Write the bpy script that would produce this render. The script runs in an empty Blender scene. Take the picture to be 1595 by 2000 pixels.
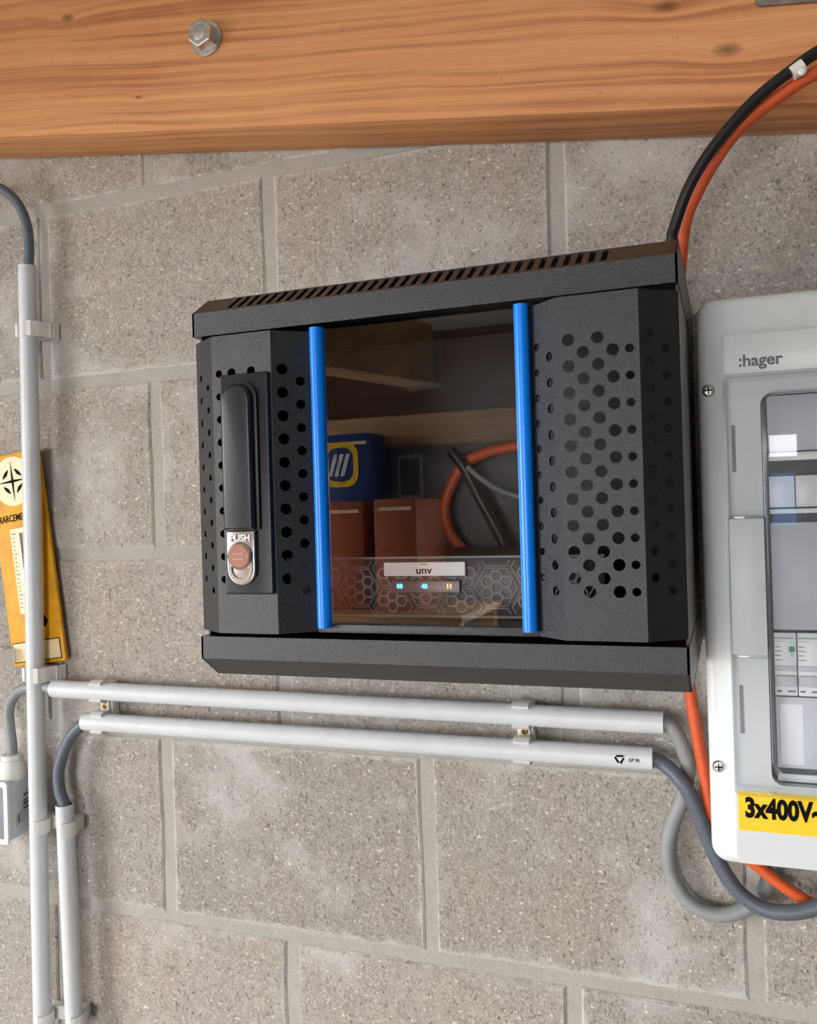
import bpy, bmesh, math, random
from mathutils import Matrix, Vector
from mathutils.geometry import tessellate_polygon
random.seed(7)
S0 = bpy.context.scene
COL = S0.collection

# ------------------------------------------------------------------ camera
CAM = Vector((.4433, -.8088, .2340)); YAW, PIT, ROL, FPX = .3527, .0036, .0295, 1700.0
RM = Matrix.Rotation(YAW, 3, 'Z') @ Matrix.Rotation(PIT, 3, 'X') @ Matrix.Rotation(ROL, 3, 'Y')
cd = bpy.data.cameras.new('camera'); cam = bpy.data.objects.new('camera', cd); COL.objects.link(cam)
cd.sensor_fit = 'VERTICAL'; cd.sensor_height = 24; cd.sensor_width = 24; cd.lens = FPX / 2000 * 24; cd.clip_start = .01
r_, f_, u_ = RM.col[0], RM.col[1], RM.col[2]
mw = Matrix((r_, u_, -f_)).transposed().to_4x4(); mw.translation = CAM
cam.matrix_world = mw; S0.camera = cam

# ------------------------------------------------------------------ daylight
world = bpy.data.worlds.new('World'); S0.world = world; world.use_nodes = True
bg = world.node_tree.nodes['Background']; bg.inputs[0].default_value = (.97, .98, 1.0, 1); bg.inputs[1].default_value = 15.0

def portal(name, loc, rot, sx, sy):
    l = bpy.data.lights.new(name, 'AREA'); l.shape = 'RECTANGLE'; l.size = sx; l.size_y = sy
    l.cycles.is_portal = True
    o = bpy.data.objects.new(name, l); COL.objects.link(o); o.location = loc; o.rotation_euler = rot
    return o
portal('doorway_daylight', (-2.62, -2.25, -.2), (0, math.radians(-90), 0), 2.1, 1.6)
portal('window_daylight', (.67, -3.62, -.15), (math.radians(90), 0, 0), .14, 1.6)
portal('back_doorway_daylight', (-.02, -3.62, -.42), (math.radians(90), 0, 0), .76, 1.92)
S0.cycles.transparent_max_bounces = 24

vs = S0.view_settings
vs.view_transform = 'Standard'; vs.look = 'None'; vs.gamma = 1; vs.exposure = 0.46; vs.use_curve_mapping = False

# ------------------------------------------------------------------ helpers
def lin(c):
    c /= 255.0
    return c / 12.92 if c <= .04045 else ((c + .055) / 1.055) ** 2.4
def S(r, g, b): return (lin(r), lin(g), lin(b), 1)
def at(px, py, y):
    """photograph pixel -> point of the place on the vertical plane at depth y"""
    d = RM @ Vector(((px - 797.5) / FPX, 1, (1000 - py) / FPX))
    return CAM + d * ((y - CAM.y) / d.y)
WL = {}
def front(x, y, z): return Matrix(((1, 0, 0, x), (0, 0, -1, y), (0, 1, 0, z), (0, 0, 0, 1)))
def facet(a, b, z):
    """plane standing on the plan segment a->b, u along it, v up, w outwards"""
    d = Vector((b[0] - a[0], b[1] - a[1], 0)); L = d.length; d.normalize()
    return Matrix(((d.x, 0, d.y, a[0]), (d.y, 0, -d.x, a[1]), (0, 1, 0, z), (0, 0, 0, 1))), L
def rrect(x0, y0, x1, y1, r, n=5, corners=(1, 1, 1, 1)):
    out = []
    for i, (cx, cy, a) in enumerate(((x1 - r, y1 - r, 0), (x0 + r, y1 - r, 90), (x0 + r, y0 + r, 180), (x1 - r, y0 + r, 270))):
        if corners[i]:
            for k in range(n + 1):
                t = math.radians(a + 90 * k / n); out.append((cx + r * math.cos(t), cy + r * math.sin(t)))
        else:
            out.append((cx + (r if i in (0, 3) else -r), cy + (r if i in (0, 1) else -r)))
    return out
def circ(x, y, r, n=14, a0=0): return [(x + r * math.cos(a0 + 2 * math.pi * k / n), y + r * math.sin(a0 + 2 * math.pi * k / n)) for k in range(n)]
def spline(pts, n=8):
    P = [Vector(p) for p in pts]; P = [P[0] * 2 - P[1]] + P + [P[-1] * 2 - P[-2]]; out = []
    for i in range(1, len(P) - 2):
        for k in range(n):
            t = k / n; a, b, c, d = P[i - 1], P[i], P[i + 1], P[i + 2]
            out.append(.5 * (2 * b + (c - a) * t + (2 * a - 5 * b + 4 * c - d) * t * t + (3 * b - a - 3 * c + d) * t ** 3))
    out.append(P[-2]); return out
class MB:
    def __init__(s): s.V = []; s.F = []
    def add(s, V, F, M=None):
        n = len(s.V); s.V += [tuple(M @ Vector(v)) if M else tuple(v) for v in V]; s.F += [tuple(n + i for i in f) for f in F]; return s
    def box(s, x0, x1, y0, y1, z0, z1, bev=0, seg=2, M=None):
        bm = bmesh.new(); bmesh.ops.create_cube(bm, size=1)
        for v in bm.verts: v.co = Vector(((x0 + x1) / 2 + v.co.x * (x1 - x0), (y0 + y1) / 2 + v.co.y * (y1 - y0), (z0 + z1) / 2 + v.co.z * (z1 - z0)))
        if bev: bmesh.ops.bevel(bm, geom=bm.edges[:], offset=bev, segments=seg, affect='EDGES', profile=.5)
        bm.verts.index_update(); s.add([v.co.copy() for v in bm.verts], [[v.index for v in f.verts] for f in bm.faces], M); bm.free(); return s
    def tube(s, pts, r, seg=14, caps=True, ri=None, M=None):
        P = [Vector(p) for p in pts]; V = []; F = []; up = None; n = len(P)
        for i, p in enumerate(P):
            t = (P[min(i + 1, n - 1)] - P[max(i - 1, 0)]).normalized()
            if up is None: up = t.orthogonal().normalized()
            up = (up - t * up.dot(t)).normalized(); b = t.cross(up)
            rr = r[i] if isinstance(r, (list, tuple)) else r
            for k in range(seg):
                a = 2 * math.pi * k / seg; V.append(p + up * math.cos(a) * rr + b * math.sin(a) * rr)
        for i in range(n - 1):
            for k in range(seg):
                k2 = (k + 1) % seg; F.append((i * seg + k, i * seg + k2, (i + 1) * seg + k2, (i + 1) * seg + k))
        if ri:
            up = (P[1] - P[0]).normalized().orthogonal().normalized()
            q = len(V); t = (P[-1] - P[0]).normalized(); b = t.cross(up)
            for p in (P[0], P[-1]):
                for k in range(seg):
                    a = 2 * math.pi * k / seg; V.append(p + up * math.cos(a) * ri + b * math.sin(a) * ri)
            L = (n - 1) * seg
            for k in range(seg):
                k2 = (k + 1) % seg
                F += [(q + k, q + seg + k, q + seg + k2, q + k2), (k, q + k, q + k2, k2), (L + k, L + k2, q + seg + k2, q + seg + k)]
        elif caps:
            F.append(tuple(range(seg))[::-1]); F.append(tuple((n - 1) * seg + k for k in range(seg)))
        return s.add(V, F, M)
    def lathe(s, prof, seg=24, M=None):
        """profile (radius, height) turned about local w"""
        V = []; F = []; n = len(prof)
        for r, h in prof:
            for k in range(seg): a = 2 * math.pi * k / seg; V.append((r * math.cos(a), r * math.sin(a), h))
        for i in range(n - 1):
            for k in range(seg): k2 = (k + 1) % seg; F.append((i * seg + k, i * seg + k2, (i + 1) * seg + k2, (i + 1) * seg + k))
        F.append(tuple(range(seg))[::-1]); F.append(tuple((n - 1) * seg + k for k in range(seg)))
        return s.add(V, F, M)
    def plate(s, outer, holes, t, M, w0=0.0):
        loops = [outer] + list(holes); flat = [p for l in loops for p in l]; n = len(flat)
        if holes: tri = [tuple(f) for f in tessellate_polygon([[Vector((x, y, 0)) for x, y in l] for l in loops])]
        else: tri = [tuple(range(n))]
        V = [(x, y, w0 + t) for x, y in flat] + [(x, y, w0) for x, y in flat]; F = []
        def area(f): return sum(flat[f[i]][0] * flat[f[(i + 1) % len(f)]][1] - flat[f[(i + 1) % len(f)]][0] * flat[f[i]][1] for i in range(len(f)))
        for f in tri:
            if area(f) < 0: f = f[::-1]
            F.append(tuple(f)); F.append(tuple(i + n for i in f[::-1]))
        o = 0
        for li, l in enumerate(loops):
            m = len(l); idx = list(range(o, o + m)); ccw = area(idx) > 0
            if ccw != (li == 0): idx = idx[::-1]
            for k in range(m):
                a, b = idx[k], idx[(k + 1) % m]; F.append((a, a + n, b + n, b))
            o += m
        return s.add(V, F, M)
    def cushion(s, outer, t, bev, M, w0=0.0, steps=3):
        """plate with a rounded front edge (outer is convex, ccw)"""
        n = len(outer); cx = sum(p[0] for p in outer) / n; cy = sum(p[1] for p in outer) / n; V = []; F = []
        def inset(d):
            out = []
            for i in range(n):
                a, b, c = Vector(outer[i - 1]), Vector(outer[i]), Vector(outer[(i + 1) % n])
                e1 = (b - a).normalized(); e2 = (c - b).normalized(); nn = Vector((-e1.y - e2.y, e1.x + e2.x)); nn.normalize()
                k = max(.35, nn.dot(Vector((-e1.y, e1.x)))); out.append(b + nn * d / k)
            return out
        rings = [(0, 0), (0, t - bev)] + [(bev * (1 - math.cos(a)), t - bev + bev * math.sin(a)) for a in [math.pi / 2 * k / steps for k in range(1, steps + 1)]]
        for d, h in rings: V += [(p[0], p[1], w0 + h) for p in (inset(d) if d else outer)]
        for i in range(len(rings) - 1):
            for k in range(n): k2 = (k + 1) % n; F.append((i * n + k, i * n + k2, (i + 1) * n + k2, (i + 1) * n + k))
        F.append(tuple((len(rings) - 1) * n + k for k in range(n))); F.append(tuple(range(n))[::-1])
        return s.add(V, F, M)
    def prism_x(s, prof, x0, x1):
        """polygon in (y, z), ccw seen from +x, extruded along x"""
        n = len(prof); V = [(x0, y, z) for y, z in prof] + [(x1, y, z) for y, z in prof]
        F = [tuple(range(n))[::-1], tuple(range(n, 2 * n))] + [(k, (k + 1) % n, n + (k + 1) % n, n + k) for k in range(n)]
        return s.add(V, F)
    def text(s, body, size, M, ext=.0003, bold=0.0, sx=1.0, align='LEFT', shear=0, space=1.0):
        c = bpy.data.curves.new('t', 'FONT'); c.body = body; c.size = size; c.extrude = ext; c.offset = bold; c.align_x = align; c.shear = shear; c.resolution_u = 3; c.space_character = space
        o = bpy.data.objects.new('t', c); COL.objects.link(o); dg = bpy.context.evaluated_depsgraph_get(); dg.update()
        me = bpy.data.meshes.new_from_object(o.evaluated_get(dg))
        s.add([(v.co.x * sx, v.co.y, v.co.z + ext) for v in me.vertices], [tuple(p.vertices) for p in me.polygons], M)
        bpy.data.objects.remove(o); bpy.data.meshes.remove(me); bpy.data.curves.remove(c); return s
    def build(s, name, mat, parent=None, smooth=35, rot=None):
        lo = [min(v[i] for v in s.V) for i in range(3)]; hi = [max(v[i] for v in s.V) for i in range(3)]
        c = Vector([(a + b) / 2 for a, b in zip(lo, hi)])
        if parent is None: c.z = lo[2]
        if rot is not None: c = rot[0]; inv = rot[1].inverted(); VV = [tuple(inv @ (Vector(v) - c)) for v in s.V]
        else: VV = [tuple(Vector(v) - c) for v in s.V]
        me = bpy.data.meshes.new(name); me.from_pydata(VV, [], s.F); me.update()
        if smooth:
            me.polygons.foreach_set('use_smooth', [True] * len(me.polygons)); me.set_sharp_from_angle(angle=math.radians(smooth))
        me.materials.append(mat); o = bpy.data.objects.new(name, me); COL.objects.link(o); WL[o.name] = c.copy()
        if parent is not None: o.parent = parent; o.location = c - WL[parent.name]
        else: o.location = c
        if rot is not None: o.rotation_euler = rot[1].to_euler()
        return o
def tag(o, label=None, cat=None, group=None, kind=None):
    if label: o['label'] = label
    if cat: o['category'] = cat
    if group: o['group'] = group
    if kind: o['kind'] = kind
    return o
def thing(name, loc, label, cat, group=None):
    o = bpy.data.objects.new(name, None); COL.objects.link(o); o.location = loc; o.empty_display_size = .03; WL[o.name] = Vector(loc)
    return tag(o, label, cat, group)

# ------------------------------------------------------------------ materials
class N:
    def __init__(s, name):
        s.m = bpy.data.materials.new(name); s.m.use_nodes = True; s.t = s.m.node_tree; s.p = s.t.nodes['Principled BSDF']; s.out = s.t.nodes['Material Output']
    def n(s, typ, **k):
        x = s.t.nodes.new('ShaderNode' + typ)
        for a, b in k.items():
            if isinstance(a, str) and a.startswith('i_'): x.inputs[int(a[2:])].default_value = b
            else: setattr(x, a, b)
        return x
    def l(s, a, b): s.t.links.new(a, b)
    def coord(s, kind='Object'): return s.n('TexCoord').outputs[kind]
    def noise(s, vec, scale, detail=4, rough=.55, dist=0):
        x = s.n('TexNoise'); x.inputs['Scale'].default_value = scale; x.inputs['Detail'].default_value = detail; x.inputs['Roughness'].default_value = rough; x.inputs['Distortion'].default_value = dist
        if vec is not None: s.l(vec, x.inputs['Vector'])
        return x.outputs['Fac']
    def ramp(s, fac, stops):
        x = s.n('ValToRGB'); e = x.color_ramp.elements
        while len(e) < len(stops): e.new(.5)
        for q, (pos, col) in zip(e, stops): q.position = pos; q.color = col if len(col) == 4 else (*col, 1)
        s.l(fac, x.inputs[0]); return x.outputs[0]
    def mix(s, fac, a, b, mode='MIX'):
        x = s.n('Mix', data_type='RGBA', blend_type=mode)
        for v, i in ((fac, 0), (a, 6), (b, 7)):
            if isinstance(v, (int, float)): x.inputs[i].default_value = v
            elif isinstance(v, tuple): x.inputs[i].default_value = v
            else: s.l(v, x.inputs[i])
        return x.outputs[2]
    def math(s, op, a, b=None, c=None, clamp=False):
        x = s.n('Math', operation=op, use_clamp=clamp)
        for i, v in enumerate((a, b, c)):
            if v is None: continue
            if isinstance(v, (int, float)): x.inputs[i].default_value = v
            else: s.l(v, x.inputs[i])
        return x.outputs[0]
    def vmul(s, vec, k):
        x = s.n('VectorMath', operation='MULTIPLY'); s.l(vec, x.inputs[0]); x.inputs[1].default_value = k; return x.outputs[0]
    def bump(s, h, dist, strength=1.0):
        x = s.n('Bump'); x.inputs['Distance'].default_value = dist; x.inputs['Strength'].default_value = strength; s.l(h, x.inputs['Height']); s.l(x.outputs[0], s.p.inputs['Normal'])
BW = lambda v: (v, v, v, 1)
def plain(name, col, rough=.5, metal=0.0, var=.06, scale=60, bump=0.0, bscale=900, spec=.5, coat=0.0):
    k = N(name); v = k.coord(); f = k.noise(v, scale, 3)
    lo = tuple(max(0, c * (1 - var * 2)) for c in col[:3]) + (1,); hi = tuple(min(1, c * (1 + var)) for c in col[:3]) + (1,)
    k.l(k.ramp(f, [(.3, lo), (.7, hi)]), k.p.inputs['Base Color'])
    k.p.inputs['Roughness'].default_value = rough; k.p.inputs['Metallic'].default_value = metal; k.p.inputs['Specular IOR Level'].default_value = spec
    k.p.inputs['Coat Weight'].default_value = coat
    if bump: k.bump(k.noise(v, bscale, 2), bump)
    return k.m
def glassy(name, tint, ior, rough=.0):
    k = N(name); fr = k.n('Fresnel'); fr.inputs[0].default_value = ior; ge = k.n('NewGeometry')
    fac = k.math('MULTIPLY', fr.outputs[0], k.math('SUBTRACT', 1.0, ge.outputs['Backfacing']))
    tr = k.n('BsdfTransparent'); tr.inputs[0].default_value = tint; gl = k.n('BsdfGlossy'); gl.inputs['Roughness'].default_value = rough; gl.inputs[0].default_value = (1, 1, 1, 1)
    mx = k.n('MixShader'); k.l(fac, mx.inputs[0]); k.l(tr.outputs[0], mx.inputs[1]); k.l(gl.outputs[0], mx.inputs[2]); k.l(mx.outputs[0], k.out.inputs[0]); k.t.nodes.remove(k.p)
    return k.m
def emit(name, col, strength):
    k = N(name); k.p.inputs['Base Color'].default_value = col; k.p.inputs['Emission Color'].default_value = col; k.p.inputs['Emission Strength'].default_value = strength
    f = k.noise(k.coord(), 300); k.l(k.mix(f, col, tuple(c * .8 for c in col[:3]) + (1,)), k.p.inputs['Base Color']); return k.m

def concrete_block():
    k = N('concrete block'); v0 = k.coord(); oi = k.n('ObjectInfo'); rnd = oi.outputs['Random']
    off = k.n('VectorMath', operation='ADD'); k.l(v0, off.inputs[0]); cx = k.n('CombineXYZ'); k.l(k.math('MULTIPLY', rnd, 37.0), cx.inputs[0]); k.l(k.math('MULTIPLY', rnd, 91.0), cx.inputs[2]); k.l(cx.outputs[0], off.inputs[1]); v = off.outputs[0]
    tone = k.ramp(rnd, [(0, S(156, 151, 143)), (.3, S(168, 162, 153)), (.6, S(170, 161, 153)), (.8, S(164, 160, 152)), (1, S(159, 154, 147))])
    big = k.noise(v, 9, 3, .6); c = k.mix(k.math('MULTIPLY', k.ramp(big, [(.35, BW(0)), (.75, BW(1))]), .45), tone, S(168, 151, 139))
    grain = k.noise(v, 330, 3, .8); c = k.mix(.8, c, k.ramp(grain, [(.30, BW(.24)), (.45, BW(.47)), (.55, BW(.54)), (.70, BW(.86))]), 'OVERLAY')
    mid = k.noise(v, 120, 3, .7); c = k.mix(.38, c, k.ramp(mid, [(.3, BW(.3)), (.7, BW(.7))]), 'OVERLAY')
    pit = k.noise(v, 230, 1, .5); c = k.mix(k.math('MULTIPLY', k.ramp(pit, [(.26, BW(1)), (.32, BW(0))]), .45), c, S(96, 91, 85))
    wh = k.noise(k.vmul(v, (1, 1, 1.3)), 185, 1, .5); c = k.mix(k.math('MULTIPLY', k.ramp(wh, [(.66, BW(0)), (.73, BW(1))]), .75), c, S(230, 225, 213))
    # pale mortar film along the edges of each block
    sx = k.n('SeparateXYZ'); k.l(v0, sx.inputs[0])
    dx = k.math('SUBTRACT', .145, k.math('ABSOLUTE', sx.outputs[0])); dz = k.math('SUBTRACT', .095, k.math('ABSOLUTE', sx.outputs[2]))
    d = k.math('MINIMUM', dx, dz); wob = k.math('MULTIPLY_ADD', k.noise(v, 26, 3, .6), .05, -.016)
    edge = k.ramp(k.math('MULTIPLY', k.math('SUBTRACT', wob, d), 55.0), [(0, BW(0)), (.9, BW(1))])
    c = k.mix(k.math('MULTIPLY', edge, .6), c, S(190, 187, 180))
    thin = k.math('SUBTRACT', k.math('MULTIPLY_ADD', k.noise(v, 90, 3, .7), .016, -.0035), d); c = k.mix(k.math('MULTIPLY', k.ramp(k.math('MULTIPLY', thin, 300.0), [(0, BW(0)), (.8, BW(1))]), .6), c, S(204, 200, 192))
    stain = k.noise(v, 5.5, 4, .65); c = k.mix(k.math('MULTIPLY', k.ramp(stain, [(.52, BW(0)), (.66, BW(1))]), .65), c, S(204, 202, 197))
    k.l(c, k.p.inputs['Base Color']); k.p.inputs['Roughness'].default_value = .93; k.p.inputs['Specular IOR Level'].default_value = .2
    h = k.math('ADD', grain, k.math('MULTIPLY', mid, .8)); h = k.math('SUBTRACT', h, k.math('MULTIPLY', k.ramp(pit, [(.27, BW(1)), (.36, BW(0))]), .6)); k.bump(h, .0016, .8)
    return k.m
def mortar_mat():
    k = N('mortar'); v = k.coord(); f = k.noise(v, 30, 4); g = k.noise(v, 500, 2)
    c = k.mix(f, S(160, 156, 148), S(178, 174, 166)); c = k.mix(.25, c, k.ramp(g, [(.35, BW(.35)), (.65, BW(.65))]), 'OVERLAY'); k.l(c, k.p.inputs['Base Color'])
    k.p.inputs['Roughness'].default_value = .9; k.p.inputs['Specular IOR Level'].default_value = .2; k.bump(k.math('ADD', k.math('MULTIPLY', g, .25), k.noise(v, 70, 3)), .0016, .7); return k.m
def wood(name, light, mid, dark, knots=(), ring=1.0, lines=1.0):
    k = N(name); v = k.coord(); low = k.noise(k.vmul(v, (2.2, 3, 6)), 1.0, 3)
    sx = k.n('SeparateXYZ'); k.l(v, sx.inputs[0]); X, Y, Z = sx.outputs
    warp = k.math('MULTIPLY_ADD', low, .03 * ring, Z); warp = k.math('ADD', warp, k.math('MULTIPLY', Y, .75))
    mask = None
    for (kx, kz, r) in knots:
        d = k.math('SQRT', k.math('ADD', k.math('POWER', k.math('MULTIPLY', k.math('SUBTRACT', X, kx), .45), 2.0), k.math('POWER', k.math('SUBTRACT', Z, kz), 2.0)))
        warp = k.math('ADD', warp, k.math('MULTIPLY', k.math('POWER', 2.718, k.math('MULTIPLY', k.math('POWER', k.math('DIVIDE', d, r * 3.2), 2.0), -1.0)), r * 1.6))
        q = k.math('SUBTRACT', 1.0, k.math('DIVIDE', d, r), clamp=True); mask = q if mask is None else k.math('MAXIMUM', mask, q)
    cv = k.n('CombineXYZ'); k.l(k.math('MULTIPLY', X, 1.5), cv.inputs[0]); k.l(k.math('MULTIPLY', warp, 150.0 * lines), cv.inputs[2])
    g = k.noise(cv.outputs[0], 1.0, 2, .5)
    cv2 = k.n('CombineXYZ'); k.l(k.math('MULTIPLY', X, 14.0), cv2.inputs[0]); k.l(k.math('MULTIPLY', Y, 700.0), cv2.inputs[1]); k.l(k.math('MULTIPLY', Z, 900.0), cv2.inputs[2]); fib = k.noise(cv2.outputs[0], 1.0, 3, .6)
    c = k.ramp(g, [(.30, light), (.50, mid), (.66, dark), (.74, mid)])
    c = k.mix(k.math('MULTIPLY', k.ramp(k.noise(v, 7, 4, .6), [(.4, BW(0)), (.7, BW(1))]), .5), c, light)
    c = k.mix(.28, c, k.ramp(fib, [(.3, BW(.35)), (.7, BW(.65))]), 'OVERLAY')
    sp = k.noise(k.vmul(v, (1, 1, .7)), 75, 4, .7); c = k.mix(k.math('MULTIPLY', k.ramp(sp, [(.66, BW(0)), (.76, BW(1))]), .55), c, tuple(x * .45 for x in dark[:3]) + (1,))
    if mask is not None: c = k.mix(k.math('MULTIPLY', k.math('POWER', mask, .6), .85), c, tuple(x * .3 for x in dark[:3]) + (1,))
    k.l(c, k.p.inputs['Base Color']); k.p.inputs['Roughness'].default_value = .6; k.p.inputs['Specular IOR Level'].default_value = .35
    k.bump(k.math('ADD', fib, k.math('MULTIPLY', g, .6)), .0008, .5); return k.m

M_block = concrete_block(); M_mortar = mortar_mat()
M_wood = wood('fir beam', S(224, 161, 108), S(210, 144, 91), S(174, 109, 66), knots=((-0.3209, 0.0053, 0.0045), (0.2985, -0.0341, 0.0055), (0.3498, -0.0722, 0.0060), (-0.2205, -0.0825, 0.0020)))
M_wood2 = wood('old joist', S(226, 180, 132), S(208, 160, 110), S(164, 116, 74), lines=.6)
M_brown = wood('dark boards', S(120, 78, 56), S(98, 62, 44), S(70, 42, 30), lines=.5)
M_black = plain('black powder coat', S(25, 26, 30), .33, bump=.00035, bscale=1500, var=.05, spec=.7)
M_inner = plain('cabinet inside', S(58, 60, 64), .6)
M_lockblk = plain('black plastic', S(26, 27, 31), .30, bump=.00006, bscale=2500)
M_blue = plain('blue trim', S(0, 134, 250), .30, var=.003)
M_tint = glassy('tinted glass', (.965, .955, .95, 1), 1.9)
M_clear = glassy('clear polycarbonate', (.975, .98, .985, 1), 1.45, .01)
M_rim = glassy('clear polycarbonate edge', (.90, .915, .92, 1), 1.7, .08)
M_bluefilm = glassy('blue window film', (.20, .30, .45, 1), 1.5)
M_pipe = plain('grey pvc conduit', S(212, 215, 218), .40, var=.03)
M_clip = plain('light grey clip plastic', S(226, 225, 219), .45, var=.02)
M_cdark = plain('dark grey cable sheath', S(92, 100, 110), .45, var=.05)
M_clight = plain('light grey cable sheath', S(146, 149, 149), .5, var=.05)
M_cblack = plain('black cable sheath', S(26, 24, 24), .4, var=.05)
M_orange = plain('orange cable sheath', S(224, 94, 44), .45, var=.05)
M_white = plain('light grey polymer housing', S(218, 220, 222), .36, var=.015, scale=12, bump=.00004)
M_white2 = plain('white polymer', S(232, 234, 234), .35, var=.015)
M_hinge = plain('pale grey polymer', S(222, 228, 228), .4, var=.015)
M_greyp = plain('grey polymer plate', S(196, 198, 206), .45, var=.02)
M_slot = plain('slot shade grey', S(92, 96, 98), .6)
M_slotl = plain('slot grey', S(146, 148, 150), .6)
M_steel = plain('zinc plated steel', S(214, 210, 204), .34, metal=1.0, var=.12, scale=200)
M_galv = plain('galvanised plate', S(150, 142, 132), .5, metal=.8, var=.15, scale=90)
M_chrome = plain('satin chrome', S(206, 200, 196), .22, metal=1.0, var=.05)
M_copper = plain('copper toned button', S(160, 108, 90), .4, metal=.4, var=.05)
M_brass = plain('brass screw', S(170, 140, 80), .35, metal=1.0)
M_yellow = plain('yellow enamel', S(226, 162, 16), .5, var=.10, scale=35, spec=.3)
M_cream = plain('cream print', S(240, 216, 170), .45, var=.05)
M_ink = plain('black print', S(12, 11, 10), .8, spec=.15)
M_sticker = plain('yellow sticker', S(252, 208, 6), .45, var=.01)
M_greytext = plain('grey lettering', S(110, 112, 116), .5)
M_green = plain('green print', S(60, 150, 112), .5)
M_palegreen = plain('pale green print', S(168, 196, 178), .5)
M_nvr = plain('recorder black plastic', S(36, 37, 40), .38)
M_nvr2 = plain('recorder grey mesh', S(128, 127, 128), .45)
M_badge = plain('white badge', S(238, 238, 238), .4, var=.01)
M_ledbar = plain('smoky indicator window', S(92, 82, 84), .3)
M_ledb = emit('blue indicator', (.05, .55, 1.0, 1), 2.6)
M_ledo = emit('orange indicator', (1.0, .34, .05, 1), 2.6)
M_sleeve = plain('clear cable sleeve', S(226, 222, 214), .25, spec=.8)
M_lcd = plain('dark lcd', S(96, 100, 110), .2)
M_ply = plain('painted floor', S(150, 146, 140), .8)
M_ceil = plain('white ceiling board', S(214, 214, 212), .8)
M_greywall = plain('grey block wall', S(150, 150, 150), .9, var=.15, scale=20)
M_darkwall = plain('dark painted wall', S(66, 70, 78), .8)
M_boxor = plain('orange cardboard', S(176, 84, 36), .7)
M_boxbl = plain('blue carton', S(14, 56, 126), .5)
M_grass = plain('paving', S(150, 148, 143), .9, var=.2)

# ------------------------------------------------------------------ room shell
FZ, CZ = -1.45, 1.10
tag(MB().box(-2.7, 2.5, -3.7, .2, FZ - .1, FZ).build('floor', M_ply), kind='structure')
tag(MB().box(-2.7, 2.5, -3.7, .2, CZ, CZ + .1).build('ceiling', M_ceil), kind='structure')
tag(MB().box(-20, 20, -24, 14, FZ - .3, FZ - .12).build('ground', M_grass), kind='structure')
wf = tag(MB().box(-2.7, 2.5, .0022, .14, FZ, CZ).build('wall_front', M_mortar), kind='structure')
tag(MB().box(2.4, 2.5, -3.7, .0028, FZ, CZ).build('wall_right', M_darkwall), kind='structure')
ML = Matrix(((0, 0, 1, -2.7), (1, 0, 0, 0), (0, 1, 0, 0), (0, 0, 0, 1)))
tag(MB().plate([(-3.7, FZ), (.0028, FZ), (.0028, CZ), (-3.7, CZ)], [[(-3.05, -1.25), (-1.45, -1.25), (-1.45, .85), (-3.05, .85)]], .1, ML).build('wall_left', M_brown), kind='structure')
MBk = Matrix(((1, 0, 0, 0), (0, 0, 1, -3.7), (0, 1, 0, 0), (0, 0, 0, 1)))
tag(MB().plate([(-2.7, FZ), (2.5, FZ), (2.5, .56), (-2.7, .56)], [[(.60, -.95), (.74, -.95), (.74, .54), (.60, .54)], [(-.40, FZ + .07), (.36, FZ + .07), (.36, .54), (-.40, .54)]], .1, MBk).build('wall_back', M_greywall), kind='structure')
tag(MB().box(-2.7, 2.5, -3.7, -3.6, .56, CZ).build('trim_1', M_brown), kind='structure')
w1 = MB()
w1.plate([(.585, -.965), (.755, -.965), (.755, .555), (.585, .555)], [[(.625, -.89), (.715, -.89), (.715, -.63), (.625, -.63)], [(.620, .14), (.715, .14), (.715, .37), (.620, .37)], [(.615, .44), (.725, .44), (.725, .535), (.615, .535)]], .03, Matrix(((1, 0, 0, 0), (0, 0, 1, -3.62), (0, 1, 0, 0), (0, 0, 0, 1))))
w1 = tag(w1.build('window_1', M_white2), kind='structure')
for x0, x1, z0, z1, mt in ((.625, .715, -.89, -.63, M_clear), (.620, .715, .14, .37, M_bluefilm), (.615, .725, .44, .535, M_clear)): MB().box(x0, x1, -3.608, -3.604, z0, z1).build('pane', mt, w1)

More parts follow.
